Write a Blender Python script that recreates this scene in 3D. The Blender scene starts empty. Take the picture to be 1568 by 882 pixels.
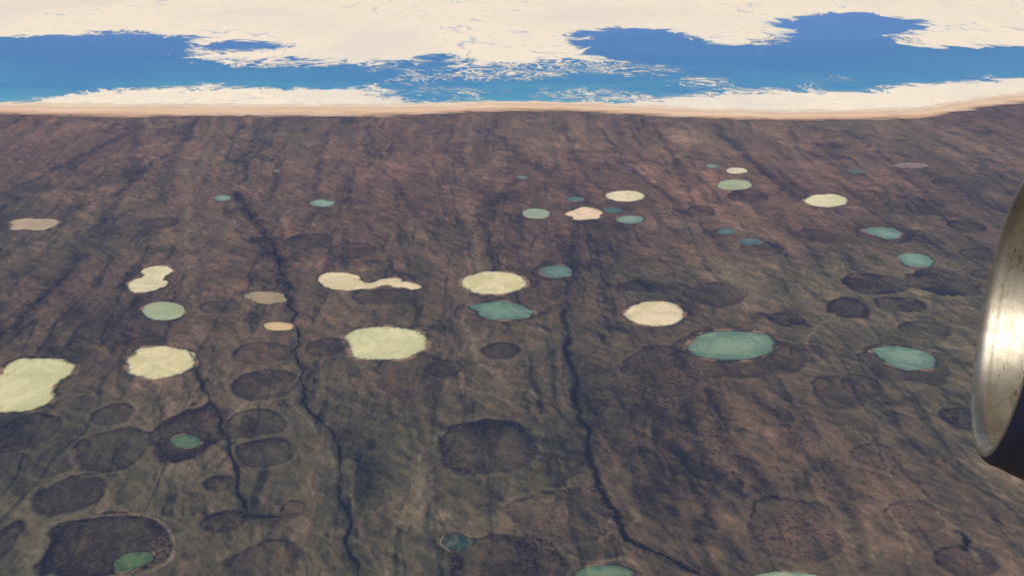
import bpy, math, numpy as np, random
from mathutils import Vector, Matrix
random.seed(4); rng=np.random.default_rng(7)
H=10000.0; PITCH=math.radians(22.6); F=1600.0
cp,sp=math.cos(PITCH),math.sin(PITCH)
scene=bpy.context.scene
scene.view_settings.view_transform='Standard'; scene.view_settings.look='None'; scene.view_settings.exposure=0

# ---------- survey: aerial-photo reading -> map position on the plain (metres) ----------
def G(u,v):
    u=np.asarray(u,float); v=np.asarray(v,float)
    x=(u-784)/F; y=-(v-441)/F
    t=H/(sp-y*cp)
    return np.stack([x*t,(cp+y*sp)*t],-1)

# ---------- numpy noise ----------
def hsh(i,j,s):
    n=(i*374761393+j*668265263+s*974711)&0xffffffff
    n=((n^(n>>13))*1274126177)&0xffffffff
    return ((n^(n>>16))&0xffff)/65535.0
def vn(x,y,s=0):
    xf=np.floor(x);yf=np.floor(y);fx=x-xf;fy=y-yf
    xi=xf.astype(np.int64);yi=yf.astype(np.int64)
    fx=fx*fx*(3-2*fx);fy=fy*fy*(3-2*fy)
    a=hsh(xi,yi,s);b=hsh(xi+1,yi,s);c=hsh(xi,yi+1,s);d=hsh(xi+1,yi+1,s)
    return (a*(1-fx)+b*fx)*(1-fy)+(c*(1-fx)+d*fx)*fy
def fbm(x,y,o=4,s=0,g=.5):
    r=0;a=.5
    for k in range(o):
        r=r+a*(vn(x*2**k,y*2**k,s+k*17)-.5)*2; a*=g
    return r
def sst(a,b,x):
    t=np.clip((x-a)/(b-a),0,1); return t*t*(3-2*t)

# ---------- mesh helpers ----------
def link(ob,parent=None):
    scene.collection.objects.link(ob)
    if parent: ob.parent=parent
    return ob
def mesh_np(name,verts,quads,attrs={},mat=None,parent=None,smooth=True):
    me=bpy.data.meshes.new(name)
    verts=np.asarray(verts,np.float32); quads=np.asarray(quads,np.int32)
    k=quads.shape[1]
    me.vertices.add(len(verts)); me.vertices.foreach_set('co',verts.ravel())
    me.loops.add(quads.size); me.loops.foreach_set('vertex_index',quads.ravel())
    me.polygons.add(len(quads)); me.polygons.foreach_set('loop_start',np.arange(0,quads.size,k,dtype=np.int32))
    me.update(calc_edges=True)
    if len(quads)<20000: me.validate()
    me.polygons.foreach_set('use_smooth',np.full(len(me.polygons),smooth))
    for n,a in attrs.items():
        at=me.attributes.new(n,'FLOAT','POINT'); at.data.foreach_set('value',np.asarray(a,np.float32).ravel())
    ob=bpy.data.objects.new(name,me)
    if mat: me.materials.append(mat)
    return link(ob,parent)
def polar_grid(bear,dist):
    B,R=np.meshgrid(bear,dist)   # rows=dist
    x=R*np.sin(B); y=R*np.cos(B)
    nr,nc=B.shape
    i=np.arange(nr-1)[:,None]*nc+np.arange(nc-1)[None,:]
    q=np.stack([i,i+1,i+nc+1,i+nc],-1).reshape(-1,4)
    return x.ravel(),y.ravel(),q
def poly_dist(px,py,pts,maxd=1e9,closed=False):
    d=np.full(px.shape,float(maxd)); n=len(pts)
    if maxd<1e8:
        sel=np.nonzero((px>pts[:,0].min()-maxd)&(px<pts[:,0].max()+maxd)&(py>pts[:,1].min()-maxd)&(py<pts[:,1].max()+maxd))[0]
        if len(sel)==0: return d
        PX=px[sel];PY=py[sel]; D=np.full(PX.shape,float(maxd))
    for k in range(n if closed else n-1):
        a=pts[k]; b=pts[(k+1)%n]
        if maxd<1e8:
            m=(PX>min(a[0],b[0])-maxd)&(PX<max(a[0],b[0])+maxd)&(PY>min(a[1],b[1])-maxd)&(PY<max(a[1],b[1])+maxd)
            m=np.nonzero(m)[0]
            if len(m)==0: continue
            X=PX[m];Y=PY[m]
        else: X=px;Y=py
        ab=b-a; L=ab@ab+1e-9
        t=np.clip(((X-a[0])*ab[0]+(Y-a[1])*ab[1])/L,0,1)
        dd=np.hypot(X-a[0]-t*ab[0],Y-a[1]-t*ab[1])
        if maxd<1e8: D[m]=np.minimum(D[m],dd)
        else: d=np.minimum(d,dd)
    if maxd<1e8: d[sel]=D
    return d
def inside(px,py,pts):
    c=np.zeros(px.shape,bool); n=len(pts)
    for k in range(n):
        a=pts[k]; b=pts[(k+1)%n]
        if a[1]==b[1]: continue
        m=((a[1]>py)!=(b[1]>py))&(px<(b[0]-a[0])*(py-a[1])/(b[1]-a[1])+a[0])
        c^=m
    return c
def sdf(px,py,pts):
    d=poly_dist(px,py,pts,closed=True); return np.where(inside(px,py,pts),d,-d)

# ---------- node helper ----------
class NT:
    def __init__(s,name):
        s.m=bpy.data.materials.new(name); s.m.use_nodes=True
        s.t=s.m.node_tree; s.t.nodes.clear(); s.out=s.n('ShaderNodeOutputMaterial')
    def n(s,typ,ins={},**kw):
        nd=s.t.nodes.new(typ)
        for k,v in kw.items(): setattr(nd,k,v)
        for k,v in ins.items():
            if hasattr(v,'is_linked') or hasattr(v,'links'): s.t.links.new(v,nd.inputs[k])
            else: nd.inputs[k].default_value=v
        return nd
    def pos(s,sx,sy,sz=None,rot=0.0,off=(0,0,0)):
        if not hasattr(s,'_g'): s._g=s.n('ShaderNodeNewGeometry')
        src=s._g.outputs['Position']
        if rot: src=s.n('ShaderNodeVectorRotate',{'Vector':src,'Angle':rot},rotation_type='Z_AXIS').outputs[0]
        return s.n('ShaderNodeMapping',{'Vector':src,'Scale':(sx,sy,sz if sz else 1e-5),'Location':off}).outputs[0]
    def noise(s,vec,scale=1,detail=5,rough=.6,dist=0.0,dim='2D'):
        return s.n('ShaderNodeTexNoise',{'Vector':vec,'Scale':scale,'Detail':detail,'Roughness':rough,'Distortion':dist},noise_dimensions=dim).outputs['Fac']
    def math(s,op,a,b=0.0,c=0.0,clamp=False):
        return s.n('ShaderNodeMath',{0:a,1:b,2:c},operation=op,use_clamp=clamp).outputs[0]
    def rng(s,v,a,b,c=0.0,d=1.0,smooth=False):
        return s.n('ShaderNodeMapRange',{'Value':v,'From Min':a,'From Max':b,'To Min':c,'To Max':d},interpolation_type='SMOOTHSTEP' if smooth else 'LINEAR').outputs[0]
    def mix(s,f,a,b):
        return s.n('ShaderNodeMixRGB',{'Fac':f,'Color1':a if not isinstance(a,tuple) else (*a,1),'Color2':b if not isinstance(b,tuple) else (*b,1)}).outputs[0]
    def attr(s,n): return s.n('ShaderNodeAttribute',attribute_name=n).outputs['Fac']
    def bsdf(s,col,rough=.9,spec=.2,metal=0.0,bump=None,bd=1.0,bs=1.0,**k):
        ins={'Base Color':col if not isinstance(col,tuple) else (*col,1),'Roughness':rough,'Specular IOR Level':spec,'Metallic':metal}
        if bump is not None:
            ins['Normal']=s.n('ShaderNodeBump',{'Height':bump,'Distance':bd,'Strength':bs}).outputs[0]
        ins.update(k)
        return s.n('ShaderNodeBsdfPrincipled',ins).outputs[0]
    def diff(s,col):
        return s.n('ShaderNodeBsdfDiffuse',{'Color':col if not isinstance(col,tuple) else (*col,1)}).outputs[0]
    def done(s,sh,alpha=None):
        if alpha is not None:
            tr=s.n('ShaderNodeBsdfTransparent').outputs[0]
            mx=s.n('ShaderNodeMixShader'); s.t.links.new(alpha,mx.inputs[0]); s.t.links.new(tr,mx.inputs[1]); s.t.links.new(sh,mx.inputs[2]); sh=mx.outputs[0]
        s.t.links.new(sh,s.out.inputs['Surface']); return s.m
SROT=math.radians(-5.2)

# ================= MATERIALS =================
def mat_ground():
    m=NT('tundra_soil')
    fine=m.noise(m.pos(1/120,1/200),1,4,.78,.3)
    mot=m.noise(m.pos(1/80,1/95,off=(4,4,0)),1,3,.75)
    tone=m.attr('tone'); hue=m.attr('hue')
    f=m.math('MULTIPLY_ADD',m.math('SUBTRACT',fine,.5),.70,tone)
    cr=m.n('ShaderNodeValToRGB',{'Fac':f}); e=cr.color_ramp.elements
    e[0].position=0; e[0].color=(.012,.017,.020,1); e[1].position=1; e[1].color=(.260,.190,.122,1)
    for p,c in ((.22,(.034,.035,.030,1)),(.42,(.067,.061,.043,1)),(.6,(.104,.085,.057,1)),(.8,(.158,.119,.079,1))):
        x=e.new(p); x.color=c
    col=cr.outputs[0]
    tintc=m.mix(hue,(.95,.99,.94),(1.22,.92,.97))
    col=m.n('ShaderNodeMixRGB',{'Fac':1,'Color1':col,'Color2':tintc},blend_type='MULTIPLY').outputs[0]
    bas=m.attr('basin'); rim=m.attr('rim'); wet_shade=m.attr('wet_shade'); lt=m.attr('light'); red=m.attr('red')
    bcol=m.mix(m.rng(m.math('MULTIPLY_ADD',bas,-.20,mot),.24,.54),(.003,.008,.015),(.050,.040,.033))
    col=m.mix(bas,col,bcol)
    col=m.mix(m.math('MULTIPLY',red,m.rng(mot,.40,.58,0,1),clamp=True),col,(.18,.112,.076))
    col=m.mix(m.math('MULTIPLY',rim,m.rng(mot,.35,.6,.4,1.),clamp=True),col,(.18,.15,.095))
    col=m.mix(m.math('MULTIPLY',lt,m.rng(fine,.35,.6,.2,1.1),clamp=True),col,(.22,.17,.112))
    col=m.mix(m.math('MULTIPLY',wet_shade,m.rng(fine,.35,.65,1.2,.6),clamp=True),col,(.004,.010,.017))
    return m.done(m.diff(col))
def mat_ice():
    m=NT('lake_ice')
    oi=m.n('ShaderNodeObjectInfo')
    n=m.noise(m.pos(1/600,1/700),1,5,.6,.8); n2=m.noise(m.pos(1/150,1/170),1,5,.7)
    dk=m.n('ShaderNodeMixRGB',{'Fac':1,'Color2':(.80,.83,.74,1)},blend_type='MULTIPLY'); m.t.links.new(oi.outputs['Color'],dk.inputs[1])
    base=m.n('ShaderNodeMixRGB',{'Fac':m.rng(n,.38,.62,0,1)}); m.t.links.new(oi.outputs['Color'],base.inputs[1])
    m.t.links.new(dk.outputs[0],base.inputs[2])
    col=m.mix(m.rng(n2,.50,.75,0,.5),base.outputs[0],(.38,.35,.24))
    e=m.attr('edge')
    col=m.mix(m.rng(m.math('MULTIPLY_ADD',n2,.25,e),.96,1.12,0,.75),col,(.30,.31,.21))
    return m.done(m.bsdf(col,.7,.15))
def mat_melt():
    m=NT('meltwater_lake_surface')
    oi=m.n('ShaderNodeObjectInfo')
    n=m.noise(m.pos(1/420,1/380,off=(5,0,0)),1,5,.6,1.); n2=m.noise(m.pos(1/120,1/150),1,5,.7)
    e=m.attr('edge')
    dk=m.n('ShaderNodeMixRGB',{'Fac':1,'Color2':(.48,.62,.64,1)},blend_type='MULTIPLY'); m.t.links.new(oi.outputs['Color'],dk.inputs[1])
    f=m.rng(m.math('MULTIPLY_ADD',n,1.5,m.math('MULTIPLY',e,.65)),.9,1.35,0,1,True)
    mx=m.n('ShaderNodeMixRGB'); m.t.links.new(f,mx.inputs[0]); m.t.links.new(oi.outputs['Color'],mx.inputs[1]); m.t.links.new(dk.outputs[0],mx.inputs[2])
    col=m.mix(m.rng(n2,.46,.75,0,.6),mx.outputs[0],(.20,.19,.12))
    col=m.mix(m.rng(m.math('MULTIPLY_ADD',n,.35,e),1.06,1.20,0,.85),col,(.045,.06,.05))
    return m.done(m.bsdf(col,.5,.2))
def mat_shore():
    m=NT('lake_shore')
    a=m.attr('across'); n=m.noise(m.pos(1/95,1/110),1,5,.75,.6); n2=m.noise(m.pos(1/520,1/520),1,3,.5)
    prof=m.rng(m.math('ABSOLUTE',m.math('MULTIPLY_ADD',m.math('SUBTRACT',n,.5),2.4,a)),.2,1.0,1,0,True)
    al=m.math('MULTIPLY',prof,m.rng(n2,.36,.6,.35,.9))
    col=m.mix(m.rng(m.math('ADD',n2,m.math('MULTIPLY',a,.05)),.47,.58),(.024,.030,.030),(.24,.15,.10))
    return m.done(m.diff(col),al)
def mat_river():
    m=NT('river_water')
    a=m.attr('across'); n=m.noise(m.pos(1/90,1/90),1,5,.78,.6); n2=m.noise(m.pos(1/900,1/900,off=(2,7,0)),1,3,.6)
    al=m.rng(m.math('MULTIPLY_ADD',m.math('SUBTRACT',n,.5),3.0,m.math('ABSOLUTE',a)),.2,.95,.92,0,True)
    al=m.math('MULTIPLY',al,m.rng(n2,.35,.6,.6,1.))
    return m.done(m.diff((.006,.012,.018)),al)
def mat_sea():
    m=NT('sea_water')
    d=m.attr('offshore'); 
    n=m.noise(m.pos(1/9000,1/5000),1,4,.55,.6)
    f=m.math('MULTIPLY_ADD',m.math('SUBTRACT',n,.5),.6,d)
    cr=m.n('ShaderNodeValToRGB',{'Fac':f}); e=cr.color_ramp.elements
    e[0].position=.0; e[0].color=(.07,.33,.47,1); e[1].position=1; e[1].color=(.05,.18,.56,1)
    x=e.new(.2); x.color=(.026,.22,.45,1); x=e.new(.5); x.color=(.014,.155,.43,1)
    rip=m.noise(m.pos(1/600,1/260),1,6,.7)
    col=m.mix(m.rng(rip,.45,.72,0,.5),cr.outputs[0],(.08,.31,.51))
    return m.done(m.bsdf(col,.5,.2))
def mat_seaice():
    m=NT('sea_ice_surface')
    s=m.attr('ice'); w=m.attr('wisp')
    n=m.noise(m.pos(1/2600,1/2600),1,9,.76,.7)
    n2=m.noise(m.pos(1/2600,1/2100,rot=.55,off=(2,3,0)),1,7,.68,2.4)
    n3=m.noise(m.pos(1/650,1/900,off=(7,3,0)),1,6,.75,1.0)
    fld=m.math('MULTIPLY_ADD',m.math('SUBTRACT',n,.5),5.6,s)
    rid=m.rng(m.math('ABSOLUTE',m.math('SUBTRACT',n2,.5)),0,.05,1,0)
    wi=m.math('MULTIPLY',w,m.math('MULTIPLY_ADD',rid,2.7,m.math('MULTIPLY',m.math('SUBTRACT',n3,.42),4.5)))
    fld=m.math('ADD',fld,wi)
    al=m.rng(fld,-.06,.35,0,1,True)
    col=m.mix(m.rng(n,.35,.65),(.96,.80,.62),(.89,.78,.66))
    col=m.mix(m.rng(n3,.42,.75,0,.65),col,(.70,.61,.52))
    vv=m.noise(m.pos(1/14000,1/26000,off=(1,1,0)),1,5,.55,.5)
    ld=m.rng(m.math('ABSOLUTE',m.math('SUBTRACT',vv,.5)),0,.007,1,0)
    col=m.mix(m.math('MULTIPLY',ld,m.rng(n,.44,.55,0,.8)),col,(.32,.39,.52))
    col=m.mix(m.rng(vv,.33,.48,.5,0),col,(.68,.63,.58))
    # flaw lines and grey slush inside the shore-fast ice
    col=m.mix(m.rng(fld,.0,.7,.55,0),col,(.50,.64,.74))
    return m.done(m.diff(col),al)
def mat_beach():
    m=NT('beach_sand')
    a=m.attr('across'); n=m.noise(m.pos(1/1500,1/420),1,6,.72,.5); n2=m.noise(m.pos(1/4500,1/900,off=(3,3,0)),1,5,.6)
    t=m.math('MULTIPLY_ADD',m.math('SUBTRACT',n,.5),.9,a)
    cr=m.n('ShaderNodeValToRGB',{'Fac':t}); e=cr.color_ramp.elements
    e[0].position=0; e[0].color=(.20,.12,.075,1); e[1].position=1; e[1].color=(.80,.64,.48,1)  # dark first stop: bluff shadow painted into the sand at the land edge
    x=e.new(.16); x.color=(.54,.33,.20,1); x=e.new(.45); x.color=(.78,.52,.34,1); x=e.new(.72); x.color=(.64,.45,.31,1)
    col=m.mix(m.rng(n2,.52,.7,0,.5),cr.outputs[0],(.82,.68,.53))
    al=m.math('MULTIPLY',m.rng(t,-.12,-.02,0,1),m.rng(t,1.0,1.15,1,0))
    return m.done(m.diff(col),al)
M_g=mat_ground();M_i=mat_ice();M_m=mat_melt();M_s=mat_shore();M_r=mat_river();M_sea=mat_sea();M_si=mat_seaice();M_b=mat_beach()

# ================= FEATURES =================
def chaikin(p,k=3,closed=True):
    p=np.asarray(p,float)
    for _ in range(k):
        if closed: q=np.roll(p,-1,0); p=np.stack([.75*p+.25*q,.25*p+.75*q],1).reshape(-1,2)
        else:
            a=p[:-1];b=p[1:]; q=np.stack([.75*a+.25*b,.25*a+.75*b],1).reshape(-1,2); p=np.vstack([p[:1],q,p[-1:]])
    return p
def resample(p,n,closed=True):
    if closed: p=np.vstack([p,p[:1]])
    s=np.r_[0,np.cumsum(np.hypot(*np.diff(p,axis=0).T))]
    t=np.linspace(0,s[-1],n,endpoint=not closed)
    return np.stack([np.interp(t,s,p[:,0]),np.interp(t,s,p[:,1])],1)
def normals(p,closed=True):
    if closed: d=np.roll(p,-1,0)-np.roll(p,1,0)
    else: d=np.gradient(p,axis=0)
    d/=np.hypot(d[:,0],d[:,1])[:,None]+1e-9
    return np.stack([d[:,1],-d[:,0]],1)
def ell(u,v,a,b,n=120):
    t=np.linspace(0,2*np.pi,n,endpoint=False)
    return G(u+a*np.cos(t),v-b*np.sin(t))
lake_shapes=[]
def lake(name,outline,col,mat,fan=True,rough=1.0):
    p=resample(outline,200)
    if ((p[:,0]*np.roll(p[:,1],-1)-np.roll(p[:,0],-1)*p[:,1]).sum())<0: p=p[::-1]
    nr=normals(p); size=math.sqrt(abs((p[:,0]*np.roll(p[:,1],-1)-np.roll(p[:,0],-1)*p[:,1]).sum())/2)
    sd=random.randint(0,9999)
    am=size*.06*rough
    p=p+nr*(fbm(p[:,0]/(size*.35),p[:,1]/(size*.35),5,sd,.6)*am)[:,None]
    lake_shapes.append(p); z=-H+2
    c=p.mean(0)
    if fan:
        lv=np.array([0,.25,.45,.62,.76,.87,.94,.98,1.0]); V=[[c[0],c[1],z]];E=[0.]
        for s in lv[1:]:
            q=c+(p-c)*s
            V+= [[x,y,z] for x,y in q]; E+=[s]*len(p)
        n=len(p); i=np.arange(n); j=(i+1)%n
        tris=[(0,1+a,1+b) for a,b in zip(i,j)]
        for k in range(len(lv)-2):
            o=1+k*n
            for a,b in zip(i,j):
                tris.append((o+a,o+n+a,o+n+b)); tris.append((o+a,o+n+b,o+b))
        ob=mesh_np(name,V,tris,{'edge':E},mat)
    else:
        me=bpy.data.meshes.new(name); me.from_pydata([(x,y,z) for x,y in p],[],[tuple(range(len(p)))])
        at=me.attributes.new('edge','FLOAT','POINT'); at.data.foreach_set('value',np.full(len(p),.5,np.float32))
        me.materials.append(mat); ob=link(bpy.data.objects.new(name,me))
    ob.color=(*col,1)
    w=max(32,size*.055); nr=normals(p); n=len(p); zs=z+3.0
    ks=[-1,-.3,.4,1]; V=np.vstack([np.c_[p+nr*w*(k+.15),np.full(n,zs)] for k in ks])
    i=np.arange(n); j=(i+1)%n; q=np.vstack([np.stack([i+r*n,j+r*n,j+(r+1)*n,i+(r+1)*n],1) for r in range(3)])
    mesh_np('shore',V,q,{'across':np.repeat(ks,n)},M_s,ob)
    return ob
CR=(.71,.60,.35); CRG=(.65,.59,.34); PK=(.74,.50,.36); PG=(.37,.41,.26)
P=lambda L:chaikin(G([a for a,b in L],[b for a,b in L]),3)
P2=lambda L:chaikin(G([a for a,b in L],[b for a,b in L]),2)
ice=[
 (P([(0,575),(5,568),(10,556),(30,549),(70,548),(100,550),(114,557),(116,566),(108,575),(95,584),(82,594),(82,604),(82,612),(70,620),(45,627),(15,631),(-30,634),(-70,620),(-60,590),(-20,580)]),CRG,0),
 (P([(192,556),(196,547),(206,542),(204,538),(220,532),(250,529),(280,532),(297,540),(300,550),(294,563),(280,573),(255,580),(228,583),(206,580),(196,571)]),CR,1),
 (P2([(193,441),(195,433),(208,427),(220,425),(222,420),(214,416),(224,409),(245,406),(262,408),(267,416),(252,425),(247,429),(260,431),(257,438),(243,443),(225,449),(202,450)]),(.70,.61,.40),0),
 (ell(756,434,50,19),CR,1),
 (P([(526,513),(540,507),(565,501),(600,499),(632,503),(653,513),(658,525),(648,539),(625,549),(590,554),(558,553),(535,547),(541,533),(527,522)]),CRG,1),
 (ell(1001,481,48,20),(.76,.61,.40),1),
 (ell(957,300,30,8.8),(.78,.65,.43),1),(ell(1265,307,34,10.5),(.76,.66,.43),1),
 (P2([(860,328),(870,323),(884,319),(890,315),(908,318),(926,325),(918,330),(925,334),(900,337),(876,337),(878,332)]),(.80,.57,.40),1),
 (P2([(486,430),(490,422),(505,417),(530,416),(547,420),(555,427),(560,432),(572,432),(580,427),(600,425),(616,428),(612,433),(630,431),(644,435),(649,441),(632,446),(620,440),(606,441),(596,437),(584,438),(572,443),(552,442),(535,446),(515,444),(496,441)]),(.74,.59,.37),0),
 (ell(1128,261,17,5),(.70,.60,.42),1),(P([(400,495),(425,493),(448,495),(450,503),(440,507),(408,507)]),(.64,.43,.23),1),
 (ell(1124,283,27,8.5),PG,1),(ell(251,476,34,14.5),PG,1),(ell(821,327,22,8),(.29,.35,.25),1)]
for o,c,fan in ice: lake('frozen_lake',o,c,M_i,bool(fan),1.25)
mud=[(P([(375,450),(395,446),(425,448),(442,455),(436,463),(405,466),(380,462)]),(.32,.24,.14)),
 (P([(10,342),(30,334),(70,334),(97,341),(80,350),(45,354),(18,351)]),(.46,.32,.22)),(ell(1395,253,28,4),(.22,.14,.12))]
for o,c in mud: lake('mud_flat',o,c,M_i,True,2.5)
melt=[(ell(493,311,19,6),(.24,.35,.26)),(ell(341,303,14,4.5),(.20,.29,.23)),(ell(965,336,22,6.5),(.23,.32,.25)),
 (ell(852,416,24,10),(.12,.21,.17)),
 (P([(714,467),(728,466),(740,462),(770,460),(795,465),(820,476),(810,486),(790,491),(760,493),(738,489),(728,479)]),(.15,.25,.18)),
 (P([(1049,530),(1058,515),(1085,508),(1130,506),(1170,510),(1189,522),(1188,541),(1150,552),(1110,556),(1070,550)]),(.20,.29,.195)),
 (P([(1325,533),(1350,529),(1385,530),(1420,538),(1437,550),(1430,563),(1400,571),(1368,566),(1350,553)]),(.18,.28,.195)),
 (P([(1316,352),(1335,347),(1365,348),(1383,356),(1380,365),(1358,368),(1340,362)]),(.17,.28,.215)),
 (P([(1369,392),(1390,387),(1415,388),(1432,400),(1425,409),(1400,410),(1380,403)]),(.18,.30,.225)),
 (ell(1112,354,15,5.5),(.07,.14,.12)),(ell(1149,370,18,5.5),(.06,.12,.13)),(ell(285,677,24,11),(.06,.13,.07)),
 (P([(168,868),(185,852),(205,845),(232,845),(238,858),(215,872),(185,882)]),(.07,.13,.05)),
 (ell(700,832,25,13),(.02,.055,.045)),(ell(926,880,47,14),(.13,.20,.12)),(ell(1204,885,52,9),(.3,.36,.22)),
 (ell(880,305,13,4),(.07,.15,.13)),(ell(938,322,15,5),(.06,.12,.10)),(ell(799,271,8,3),(.13,.2,.18)),
 (ell(1091,254,11,3),(.2,.27,.2)),(ell(1311,262,14,3.6),(.07,.11,.10)),(ell(424,261,6,2.4),(.12,.18,.16))]
for o,c in melt: lake('meltwater_lake',o,c,M_m,True,1.3)

basins=[(470,369,37,12,1.,.1),(1145,299,32,9,1.,0),(1251,359,29,10,1.,0),(1380,466,36,12,1.,.1),(1337,433,47,16,1.,.2),(1445,433,53,20,1.,.2),
(1296,470,35,17,.9,.2),(1168,380,32,11,1.,0),(1352,360,44,13,.85,0),(405,588,48,23,.85,.4),(500,530,36,16,.8,.3),(405,540,48,17,.6,.3),
(745,685,80,42,1.,.4),(770,537,30,13,.8,.3),(30,665,52,33,1.,.2),(168,690,62,36,.75,.4),(172,635,33,18,.65,.4),(287,667,56,48,.95,.3),
(392,650,45,22,.7,.35),(405,692,48,24,.85,.4),(110,757,52,32,.75,.4),(335,740,25,13,1.,.1),(343,798,34,18,1.,.15),(160,838,108,54,.9,.9),
(775,868,90,48,1.,.2),(1215,810,72,50,.6,.3),(870,790,88,42,.45,.5),(1470,640,29,17,1.,.2),(450,780,18,12,.95,.1),(1015,565,62,38,.8,.2),
(630,575,62,36,.6,.2),(1205,488,24,10,.95,0),(1282,598,42,26,.55,.35),(150,505,36,15,.5,.1),(246,341,30,9,.75,0),(335,470,30,9,.45,.2),
(540,383,34,12,.85,0),(225,524,30,10,.8,0),(1075,322,20,7,.85,0),(0,835,20,32,1.,.1),(1480,345,28,8,.95,0),(1478,858,44,22,.75,.3),
(1192,545,42,26,.7,.3),(60,287,22,6,.6,0),(70,338,40,10,.4,0),(1510,420,20,8,.8,0),(930,345,40,10,.5,0),
(590,455,60,12,.6,.2),(845,418,30,13,.7,.1),(1030,607,40,20,.85,0),(1120,543,90,36,.65,.2),(1385,558,66,30,.65,.2),(735,480,40,14,.55,.1),
(1320,590,30,18,.5,.3),(1420,505,40,14,.65,.2),(1095,450,50,18,.75,0),(95,700,40,30,.3,.3),(985,437,35,10,.8,0),(1120,360,30,10,.5,0),(680,565,30,14,.85,.1),(900,560,35,16,.15,.2),(410,860,60,34,.55,.15),
(1395,322,30,7,.65,0),(1290,300,60,14,.4,0),(970,310,40,9,.4,0),(250,480,44,19,.6,.1),(1470,280,40,8,.75,0),(720,740,60,50,.4,.1),(1240,540,30,14,.65,.2),(1500,390,24,9,.75,0),(1345,700,40,20,.5,.2),(1400,790,50,26,.5,.2)]
nr_,nc_=640,1150
deg=math.radians
bear=np.r_[np.linspace(deg(-180),deg(-36),30),np.linspace(deg(-34),deg(34),nc_),np.linspace(deg(36),deg(180),30)]
dep=np.linspace(deg(39.5),deg(10.8),nr_)
dist=np.r_[1.0,3000,6000,9500,H/np.tan(dep),60000,80000,120000,200000,400000]
gx,gy,gq=polar_grid(bear,dist)
basin=np.zeros_like(gx);rim=np.zeros_like(gx)
wx=fbm(gx/520,gy/520,5,3,.6); wy=fbm(gx/520+9,gy/520,5,8,.6)
wl=fbm(gx/1100+3,gy/1100,2,13)
# --- vegetation / drainage tone, plus a tone and hue shift with distance, in map space ---
ca,sa=math.cos(SROT),math.sin(SROT); xs=gx*ca-gy*sa; ys=gx*sa+gy*ca
W1=fbm(xs/3600,ys/9000,3,31); W2=fbm(xs/800+5,ys/1600,3,33)
X1=xs+W1*900+W2*170; 
st=fbm(X1/260,ys/3200,5,41,.66)
rg=1-np.abs(fbm(X1/900+7,(ys+W2*400)/6500,4,51,.55))*7          # dark drainage threads
rg1=1-np.abs(fbm(X1/480+2,(ys+W2*500)/2600,4,57,.55))*6
rg2=1-np.abs(fbm((X1+.45*ys)/380,(ys-.45*X1)/1700,4,61,.55))*5   # oblique threads
rg3=1-np.abs(fbm((X1-.25*ys)/520+4,(ys+.25*X1)/2600,4,67,.55))*6
bigp=fbm(xs/4200,ys/9500,4,71,.55); med=fbm(xs/900+W2,ys/1500+W1,5,81,.65)
scal=fbm((X1+.8*ys)/140,(ys-.8*X1)/520,3,91,.6)
tone=.52+.16*st+.32*bigp+.26*med+.27*scal
tone-=.24*sst(.4,1,rg)+.16*sst(.5,1,rg1)*sst(-.3,.1,W1)+.20*sst(.4,1,rg2)*sst(-.3,.1,bigp+med)
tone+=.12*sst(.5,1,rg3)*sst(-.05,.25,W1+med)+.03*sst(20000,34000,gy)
hue=np.clip(.44+.8*fbm(xs/6000+3,ys/8000,4,97)+.25*st,0,1)
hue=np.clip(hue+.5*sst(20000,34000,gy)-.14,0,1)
for (u,v,a,b,s,r) in basins:
    c=G(u,v); A=G(u+a,v)[0]-c[0]; B=(G(u,v-b)[1]-G(u,v+b)[1])/2; cy=(G(u,v-b)[1]+G(u,v+b)[1])/2
    m=np.nonzero((abs(gx-c[0])<A*1.6+200)&(abs(gy-cy)<B*1.6+200))[0]
    X=gx[m];Y=gy[m]
    sz=min(A,B)
    e=np.hypot((X-c[0])/A,(Y-cy)/B)+wx[m]*.20+.14*wy[m]+.22*wl[m]
    w=55/sz
    ins=sst(1+w*.6,1-w*.6,e)
    patch=np.clip(.86+1.0*med[m]+.9*wy[m],.4,1.12)
    val=s*ins*(.80*patch+.2*sst(.6,.97,e))
    far_shade=np.clip(((Y-cy)/B-(X-c[0])/A*.5),0,1)
    val=np.maximum(val,min(1,s+.35)*np.clip(far_shade+.62,0,1)*np.exp(-((e-.94)/(w*.85))**2))  # bank vegetation and shade painted into the ground along the distant left edge
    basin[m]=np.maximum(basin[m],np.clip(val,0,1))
    ringo=np.exp(-((e-1-w*1.2)/(w*.55))**2)
    rim[m]=np.maximum(rim[m],r*ringo*(.2+1.1*vn(X/400,Y/400,5)))
def line(L,w0=0,amp=70,k=2,seed=1,n=None):
    p=chaikin(G([a for a,b in L],[b for a,b in L]),k,False)
    ln=np.hypot(*np.diff(p,axis=0).T).sum(); p=resample(p,int(n or max(12,ln/40)),False)
    nn=normals(p,False); s=np.linspace(0,ln,len(p))
    return p+nn*((fbm(s/520,s*0+seed,4,seed,.48)*amp*2.0))[:,None]
wet_shade=np.zeros_like(gx);light=np.zeros_like(gx);red=np.zeros_like(gx)
def stamp(arr,p,w,st):
    d=poly_dist(gx,gy,p[::2] if len(p)>40 else p,maxd=w*3)*(1+.7*wx+.3*wl)
    np.maximum(arr,st*np.exp(-(d/w)**2)*np.clip(.9+.9*wy,.35,1.2),out=arr)
R_B=[(358,292),(372,318),(395,345),(415,370),(430,400),(440,440),(448,480),(455,520),(462,555),(458,600),(482,640),(513,672),(522,715),(518,760),(540,790),(536,830),(548,890)]
R_C=[(298,540),(312,600),(340,640),(352,680),(362,730),(368,775),(385,790),(440,793)]
R_D=[(862,473),(868,520),(880,580),(890,640),(905,700),(918,750),(945,790),(965,830),(1005,850),(1100,895)]
rivers=[(R_B,24,85),(R_C,29,75),(R_D,36,65)]
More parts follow.
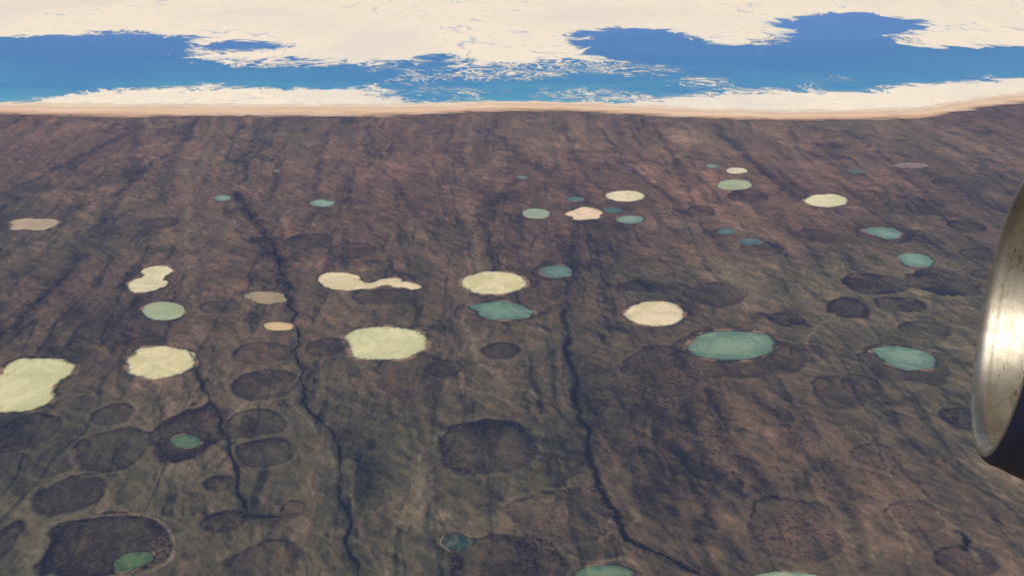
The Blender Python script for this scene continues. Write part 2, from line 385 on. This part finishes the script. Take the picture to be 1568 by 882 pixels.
rl=[]
for i,(L,w,amp) in enumerate(rivers):
    p=line(L,amp=amp,seed=i+5); rl.append(p); s=np.arange(len(p))
    ww=w*(.45+1.2*vn(s/9.,s*0.,i+3)); ww[-12:]*=np.linspace(1,.2,12); 
    if i==2: ww*=1+.6*np.exp(-((s-len(s)*.3)/(len(s)*.25))**2)
    nn=normals(p,False); n=len(p); ks=[-1.6,-.8,0,.8,1.6]
    V=np.vstack([np.c_[p+nn*(ww*k)[:,None],np.full(n,-H+3.)] for k in ks])
    ii=np.arange(n-1); q=np.vstack([np.stack([ii+r*n,ii+1+r*n,ii+1+(r+1)*n,ii+(r+1)*n],1) for r in range(4)])
    mesh_np('river',V,q,{'across':np.repeat(np.array(ks)/1.6,n)},M_r)
    stamp(wet_shade,p,110,.55)
for L,w,st_,amp in [
 ([(300,182),(280,225),(205,265),(160,330),(120,390),(90,430),(40,480),(-20,530)],170,.8,90),
 ([(358,292),(380,325),(415,372),(432,410),(445,470)],190,.95,70),
 ([(405,365),(418,380),(428,398)],300,.75,70),
 ([(205,185),(210,230),(195,280)],200,.55,90),([(400,180),(380,240),(368,292)],110,.8,90),([(425,180),(360,250)],120,.5,90),
 ([(1095,190),(1140,235),(1195,285),(1235,310)],190,.8,100),([(770,210),(800,240),(870,290),(960,350)],200,.6,120),
 ([(940,240),(1010,290),(1060,330),(1110,380)],120,.7,90),([(700,230),(735,320),(760,400)],140,.55,100),([(735,330),(760,300),(800,270)],200,.6,100),
 ([(812,487),(840,474),(866,466)],110,.9,60),([(870,350),(885,400),(865,465)],120,.7,80),([(1170,480),(1230,500)],160,.8,80),([(975,425),(1000,440)],180,.8,80),
 ([(1000,620),(1060,680),(1110,740)],170,.7,100),([(1085,600),(1120,690),(1190,760)],150,.65,100),([(1150,600),(1240,700),(1310,760)],160,.65,100),([(960,690),(1000,760),(1080,830)],150,.6,100),
 ([(530,650),(560,740),(590,820)],300,.4,100),([(840,750),(880,770),(940,790)],70,.8,60),([(650,560),(650,640),(720,660)],100,.35,90),
 ([(1465,815),(1482,825),(1480,842)],60,1.,40),([(100,810),(70,850),(60,890)],50,1.,40),([(255,240),(268,300)],120,.5,60),
 ([(1440,770),(1400,740),(1370,700)],60,.6,60),([(0,300),(120,240),(200,200)],200,.6,90),([(520,400),(575,400)],300,.6,80),
 ([(375,790),(400,795),(450,785)],60,.8,30),([(560,340),(590,380),(600,420)],90,.6,80),([(1000,190),(1040,250),(1060,320)],120,.6,90),([(1300,200),(1380,260),(1460,330)],150,.6,100),
 ([(880,600),(930,660),(960,720)],110,.6,80),([(1215,430),(1260,460)],110,.6,80),([(60,420),(110,450),(130,500)],130,.55,90),
 ([(860,190),(890,260),(930,300)],130,.55,90),([(560,190),(590,260),(640,330)],120,.5,90),([(500,200),(480,280),(500,350)],110,.5,90),([(620,600),(660,700),(670,800)],90,.45,90),
 ([(1330,600),(1420,700),(1540,800)],90,.5,90),([(1230,640),(1290,740),(1330,880)],90,.6,90),([(1040,700),(1080,790),(1150,880)],80,.6,90),([(200,560),(250,620),(240,660)],70,.5,60),
 ([(905,700),(860,740),(840,800)],55,.55,60),([(889,640),(930,690),(950,740)],50,.55,60),([(520,715),(570,760),(610,850)],50,.5,70),([(352,680),(300,720),(290,790)],45,.45,60),([(440,440),(400,430),(380,400)],60,.5,60),([(868,520),(820,560),(800,620)],55,.45,70),
 ([(680,655),(740,645),(790,648),(812,660)],60,1.,20),([(672,668),(676,690)],40,.9,10)]:  # these two strokes paint vegetation and bank shadow around one basin's edge
    stamp(wet_shade,line(L,amp=amp,seed=int(w+L[0][0])),w,st_)
for L,w,st_,amp in [
 ([(180,787),(225,789),(255,805),(268,832),(258,862)],24,1.,20),([(95,800),(140,790),(190,787)],22,.7,20),
 ([(0,606),(90,608),(140,603),(200,612),(210,640)],24,.6,60),([(665,725),(660,780),(690,815),(720,820)],40,.6,60),([(640,700),(640,760)],150,.45,60),
 ([(720,430),(712,480),(722,540),(770,580),(825,610)],55,.55,90),([(285,250),(290,330),(285,420),(300,520)],120,.4,90),([(720,180),(712,280),(735,420)],110,.35,90),
 ([(1290,650),(1350,690),(1372,740),(1440,780),(1480,820),(1512,870)],36,.6,120),([(1360,770),(1390,810),(1400,870)],36,.6,80),
 ([(1165,415),(1150,450),(1185,490),(1240,500)],40,.55,80),([(1280,480),(1230,520),(1250,560),(1310,560)],40,.55,90),([(1100,400),(1150,450)],300,.5,50),
 ([(770,775),(800,770),(860,760),(920,790),(950,810)],45,.6,70),([(1440,420),(1520,430)],50,.35,60),([(880,850),(900,860),(960,850),(990,880)],40,.6,60),
 ([(1210,220),(1260,300),(1300,330)],120,.35,90),([(225,180),(235,200),(290,180)],120,.6,60),([(540,700),(545,800),(575,870)],45,.4,80),
 ([(450,510),(455,560),(448,610),(475,650),(505,690),(515,740)],40,.4,70),([(700,590),(740,600),(790,620)],40,.5,50)]:
    stamp(light,line(L,amp=amp,seed=int(w+L[0][0])),w,st_)
rn=sst(-.15,.35,fbm(xs/300,ys/900,5,77)*1.3+.1)
for (u,v,a,b,s_) in [(1180,680,140,60,.8),(1330,760,120,70,.6),(1080,640,80,40,.6),(720,880,120,40,.3),(430,800,60,60,.3),(880,780,90,50,.7),(1220,810,70,50,.7),(1040,560,70,40,.5),(640,580,60,40,.4),(100,215,140,30,.35),(240,850,90,40,.4),(610,250,260,60,.25),(1060,330,150,60,.2),(1400,700,60,60,.4),(765,700,55,26,.45),(300,640,50,25,.35)]:
    c=G(u,v);A=G(u+a,v)[0]-c[0];B=(G(u,v-b)[1]-G(u,v+b)[1])/2
    e=((gx-c[0])/A)**2+((gy-c[1])/B)**2
    np.maximum(red,s_*np.exp(-e)*rn,out=red)
dl=np.full(gx.shape,1500.)
for p in lake_shapes:
    m=np.nonzero((gx>p[:,0].min()-700)&(gx<p[:,0].max()+700)&(gy>p[:,1].min()-700)&(gy<p[:,1].max()+700))[0]
    if not len(m): continue
    pp=p[::8]
    d=poly_dist(gx[m],gy[m],pp,closed=True); d=np.where(inside(gx[m],gy[m],pp),0,d); dl[m]=np.minimum(dl[m],d)
for p in rl: dl=np.minimum(dl,poly_dist(gx,gy,p[::3],maxd=700)*1.3)
hz=(med*8+scal*5+st*3-9-basin*3)
hz=np.where(np.hypot(gx,gy)<44000,np.minimum(hz,0),0)*sst(60,500,dl)*sst(46000,41000,np.hypot(gx,gy))
mesh_np('tundra_ground',np.c_[gx,gy,-H+hz],gq,{'basin':basin,'rim':rim,'wet_shade':wet_shade,'light':light,'red':red,'tone':tone,'hue':hue},M_g)

# ---------- coast ----------
land=[(-400,168),(-60,172),(0,175),(100,177),(200,179),(330,177),(450,177),(600,178),(690,173),(760,170),(850,170),(920,172),(1000,177),(1100,182),(1200,184),(1300,183),(1420,181),(1460,172),(1520,162),(1568,157),(1700,148),(2100,140)]
bt=[(-400,150),(-60,156),(0,158),(100,160),(200,160),(450,161),(600,161),(690,158),(760,156),(850,156),(920,158),(1000,163),(1100,168),(1200,170),(1300,169),(1420,165),(1460,157),(1520,148),(1568,143),(1700,138),(2100,130)]
us=np.linspace(-400,2100,900)
lv=np.interp(us,*np.array(land).T); bv=np.interp(us,*np.array(bt).T)
ker=np.ones(21)/21; lv=np.convolve(np.pad(lv,10,'edge'),ker,'valid'); bv=np.convolve(np.pad(bv,10,'edge'),ker,'valid')
lp=G(us,lv); bp=G(us,bv)
n=len(us); ks=np.linspace(-.25,1.25,9)
V=np.vstack([np.c_[lp+(bp-lp)*k,np.full(n,-H+16.)] for k in ks]); ii=np.arange(n-1)
q=np.vstack([np.stack([ii+r*n,ii+1+r*n,ii+1+(r+1)*n,ii+(r+1)*n],1) for r in range(8)])
mesh_np('beach',V,q,{'across':np.repeat(ks,n)},M_b)
bears=np.r_[np.linspace(deg(-75),deg(-34.5),30),np.linspace(deg(-34),deg(34),700),np.linspace(deg(34.5),deg(75),30)]
dd=np.r_[H/np.tan(np.linspace(deg(14.6),deg(6.6),300)),100000,130000,180000,400000]
sx,sy,sq=polar_grid(bears,dd)
mid=lp*.6+bp*.4
coast=np.interp(sx,mid[:,0],mid[:,1])
off=(sy-coast)
keep=(off[sq]>-300).all(1)
mesh_np('sea',np.c_[sx,sy,np.full(sx.shape,-H+5.)],sq[keep],{'offshore':np.clip(off/26000,0,1.)},M_sea)
E=lambda L:G([a for a,b in L],[b for a,b in L])
main=[(-900,62),(-400,60),(-60,58),(0,57),(40,55),(90,52),(150,48),(185,46),(230,49),(270,55),(300,58),(292,64),(300,70),(290,78),(285,88),(300,92),(340,92),(390,96),(440,88),(480,92),(560,97),(620,92),(660,84),(700,88),(740,96),(800,95),(860,91),(930,93),(920,85),(895,78),(880,68),(885,55),(910,46),(950,42),(1000,44),(1040,50),(1070,60),(1110,67),(1160,68),(1185,57),(1203,47),(1195,36),(1220,26),(1260,20),(1320,20),(1380,26),(1420,36),(1430,44),(1385,46),(1375,55),(1388,65),(1430,72),(1500,72),(1568,73),(2400,80),(3200,-120),(-1800,-120)]
hole=[(300,70),(318,68),(345,63),(400,64),(440,70),(420,76),(380,79),(345,80),(310,78)]
shore=[(-900,160),(-60,158),(0,156),(60,150),(120,143),(200,139),(280,134),(340,133),(420,136),(500,137),(560,137),(582,141),(597,153),(650,160),(750,161),(850,160),(930,160),(980,155),(1080,148),(1140,141),(1220,139),(1330,141),(1380,133),(1450,125),(1520,120),(1640,116),(2400,110),(2400,190),(1400,178),(1200,178),(1000,175),(850,169),(700,169),(600,174),(300,174),(0,172),(-900,170)]
f1=sdf(sx,sy,E(main)); f2=sdf(sx,sy,E(hole)); f3=sdf(sx,sy,E(shore))
ice_f=np.maximum(np.minimum(f1/1400,-f2/900),f3/1000)
ice_f=np.clip(ice_f,-2.4,2.4)
wisp=np.zeros_like(sx)
for (u,v,a,b,s_) in [(780,108,210,18,1.),(950,106,130,15,1.),(640,122,80,15,.9),(1080,128,70,18,1.),(1130,140,90,10,.9),(1400,140,60,14,.9),(430,97,110,10,.7),(360,78,60,10,.5),(120,50,120,5,.5),(1170,60,40,10,.6),(600,150,60,8,.6),(260,138,160,8,.7),(900,142,170,15,.8),(1400,62,40,10,.5),(1500,105,150,14,.4),(700,140,130,14,.8),(1250,122,150,16,.6)]:
    c=G(u,v);A=G(u+a,v)[0]-c[0];B=(G(u,v-b)[1]-G(u,v+b)[1])/2
    np.maximum(wisp,s_*np.exp(-(((sx-c[0])/A)**2+((sy-c[1])/B)**2)),out=wisp)
ice_f=np.maximum(ice_f,-2.4+1.35*wisp)
mesh_np('sea_ice',np.c_[sx,sy,np.full(sx.shape,-H+10.)],sq[keep],{'ice':ice_f,'wisp':wisp*1.0},M_si)

# ---------- thin haze layer (real participating medium) ----------
bpy.ops.mesh.primitive_cube_add(size=1); hb=bpy.context.object; hb.name='haze'
hb.scale=(500000,500000,3000); hb.location=(0,150000,-H+1400)
m=bpy.data.materials.new('haze_air'); m.use_nodes=True; t=m.node_tree; t.nodes.clear()
o=t.nodes.new('ShaderNodeOutputMaterial'); vs=t.nodes.new('ShaderNodeVolumeScatter'); vs.inputs['Color'].default_value=(.46,.50,.92,1); vs.inputs['Density'].default_value=1.6e-5; vs.inputs['Anisotropy'].default_value=0
t.links.new(vs.outputs[0],o.inputs['Volume']); hb.data.materials.append(m)

# ================= ENGINE =================
tg=np.array([(1568,275),(1553,285),(1540,320),(1525,370),(1510,430),(1500,480),(1492,540),(1486,600),(1484,640),(1486,675),(1492,700),(1502,713),(1568,590),(1550,640),(1530,690),(1568,590),(1550,640),(1530,690),(1568,590),(1550,640)],float)
tt=np.linspace(0,2*np.pi,240)[:,None]
def circ(p,R=1.16):
    C=p[:3]; a=p[3:6]/np.linalg.norm(p[3:6])
    e1=np.cross(a,[0,1,0]); e1/=np.linalg.norm(e1); e2=np.cross(a,e1)
    Q=C+R*(np.cos(tt)*e1+np.sin(tt)*e2)
    return np.stack([784+F*Q[:,0]/Q[:,2],441-F*Q[:,1]/Q[:,2]],1)
def cost(p):
    q=circ(p); d=np.hypot(tg[:,None,0]-q[None,:,0],tg[:,None,1]-q[None,:,1]).min(1); return (d**2).sum()
rng=np.random.default_rng(7)
D=7.9; best=np.array([758/F*D,-53/F*D,D,-.96,.16,-.0]); best[5]=-(-.96*.47+.16*-.03)*1-.25
bc=cost(best); sg=.1
for it in range(6000):
    c=best+rng.normal(size=6)*sg*np.array([.5,.3,.8,.0,.4,.6])
    cc=cost(c)
    if cc<bc: best,bc=c,cc
    if it%1000==999: sg*=.45
right=Vector((1,0,0)); up=Vector((0,sp,cp)); fwd=Vector((0,cp,-sp))
Cw=right*best[0]+up*best[1]+fwd*best[2]
ax=(right*best[3]+up*best[4]+fwd*best[5]).normalized()
eng=bpy.data.objects.new('jet_engine',None); link(eng)
zq=(-ax).to_track_quat('Z','Y')
eng.matrix_world=Matrix.Translation(Cw)@zq.to_matrix().to_4x4()
def revolve(name,prof,mats,seg=128,matf=None):
    V=[];Q=[]
    for s,r in prof:
        for k in range(seg):
            t=2*math.pi*k/seg; V.append((r*math.cos(t),r*math.sin(t),s))
    for i in range(len(prof)-1):
        for k in range(seg):
            k2=(k+1)%seg; Q.append((i*seg+k,i*seg+k2,(i+1)*seg+k2,(i+1)*seg+k))
    ob=mesh_np(name,V,Q,{},None,eng)
    for mm in mats: ob.data.materials.append(mm)
    return ob
def mm_lip():
    m=NT('weathered_lip_metal')
    tc=m.n('ShaderNodeTexCoord').outputs['Object']
    mp=m.n('ShaderNodeMapping',{'Vector':tc,'Scale':(1.2,1.2,38)}).outputs[0]
    br=m.noise(mp,1,6,.7,dim='3D'); g=m.noise(tc,2.6,6,.7,.6,dim='3D')
    sm=m.noise(m.n('ShaderNodeMapping',{'Vector':tc,'Scale':(5,5,12)}).outputs[0],1,7,.75,.6,dim='3D')
    col=m.mix(m.rng(br,.3,.7),(.33,.29,.22),(.50,.46,.38)); col=m.mix(m.rng(g,.42,.62,0,.6),col,(.18,.145,.105)); col=m.mix(m.rng(sm,.60,.66,0,.8),col,(.035,.03,.022))
    return m.done(m.bsdf(col,m.rng(g,.3,.7,.44,.58),.5,1.0,bump=br,bd=.0012,bs=.5))
def mm_paint(name,c,r=.35,metal=0.0):
    m=NT(name); tc=m.n('ShaderNodeTexCoord').outputs['Object']; n=m.noise(tc,4,6,.7,dim='3D')
    c2=tuple(x*.6 for x in c)
    return m.done(m.bsdf(m.mix(n,c,c2),r,.4,metal))
ml=mm_lip(); mn=mm_paint('navy_cowl_paint',(.012,.014,.03),.45); md=mm_paint('inlet_liner',(.10,.09,.08),.6); mf=mm_paint('titanium_blade',(.25,.25,.26),.35,1.0); me_=mm_paint('exhaust_metal',(.2,.17,.14),.45,1.0)
th=np.linspace(-math.pi/2,math.radians(20),26)
lp_=lambda t:(.13-.13*math.cos(t),1.085+.085*math.sin(t))
lip=[(.50,.955),(.42,.955),(.34,.958),(.26,.968),(.18,.99)]+[lp_(t) for t in th]
revolve('inlet_lip',lip,[ml])
revolve('cowl',[(a+.0005,b+.0015) for a,b in [lp_(t) for t in np.linspace(math.radians(20),math.pi/2,12)]]+[(.16,1.184),(.2,1.197),(.28,1.218),(.36,1.236),(.6,1.29),(1,1.345),(1.5,1.37),(2.1,1.35),(2.8,1.27),(3.4,1.16),(3.42,1.12),(3.0,1.1)],[mn])
revolve('inlet_duct',[(.503,.955),(.7,.965),(1.0,.985),(1.3,1.0),(1.35,.98)],[md])
revolve('fan_backplate',[(1.34,1.0),(1.36,.3),(1.36,.01)],[mn])
revolve('spinner',[(.75,.005),(.8,.06),(.95,.16),(1.1,.25),(1.3,.32)],[mn],64)
revolve('core_nozzle',[(3.0,.85),(3.5,.8),(4.3,.55),(4.32,.5),(4.0,.5)],[me_])
revolve('exhaust_plug',[(3.9,.4),(4.4,.3),(4.9,.1),(5.0,.005)],[me_],64)
V=[];Q=[]
for k in range(24):
    a0=2*math.pi*k/24
    b=len(V)
    for j in range(6):
        r=.3+.68*j/5; tw=.25+.8*j/5; ch=.11+.07*j/5
        for sgn in (-1,1):
            an=a0+sgn*math.sin(tw)*ch/r; z=1.2+sgn*math.cos(tw)*ch*.6
            V.append((r*math.cos(an),r*math.sin(an),z))
    for j in range(5): Q.append((b+2*j,b+2*j+1,b+2*j+3,b+2*j+2))
mesh_np('fan_blades',V,Q,{},mf,eng)

# ================= CAMERA / LIGHT =================
cam=bpy.data.cameras.new('camera'); co=bpy.data.objects.new('camera',cam); link(co)
cam.sensor_width=36; cam.lens=36*F/1568; cam.clip_start=.1; cam.clip_end=1.0e6
co.rotation_euler=(math.pi/2-PITCH,0,0); scene.camera=co
EL=math.radians(40); AZ=math.radians(215)
sd=Vector((math.sin(AZ)*math.cos(EL),math.cos(AZ)*math.cos(EL),math.sin(EL)))
sl=bpy.data.lights.new('sun','SUN'); sl.energy=5.0; sl.angle=math.radians(.5); sl.color=(1,.95,.87)
so=bpy.data.objects.new('sun',sl); link(so); so.rotation_euler=sd.to_track_quat('Z','Y').to_euler()
w=bpy.data.worlds.new('World'); scene.world=w; w.use_nodes=True; nt=w.node_tree
sk=nt.nodes.new('ShaderNodeTexSky'); sk.sky_type='NISHITA'; sk.sun_disc=False; sk.sun_elevation=EL; sk.sun_rotation=AZ; sk.altitude=3000
bg=nt.nodes['Background']; bg.inputs[1].default_value=.09; nt.links.new(sk.outputs[0],bg.inputs[0])
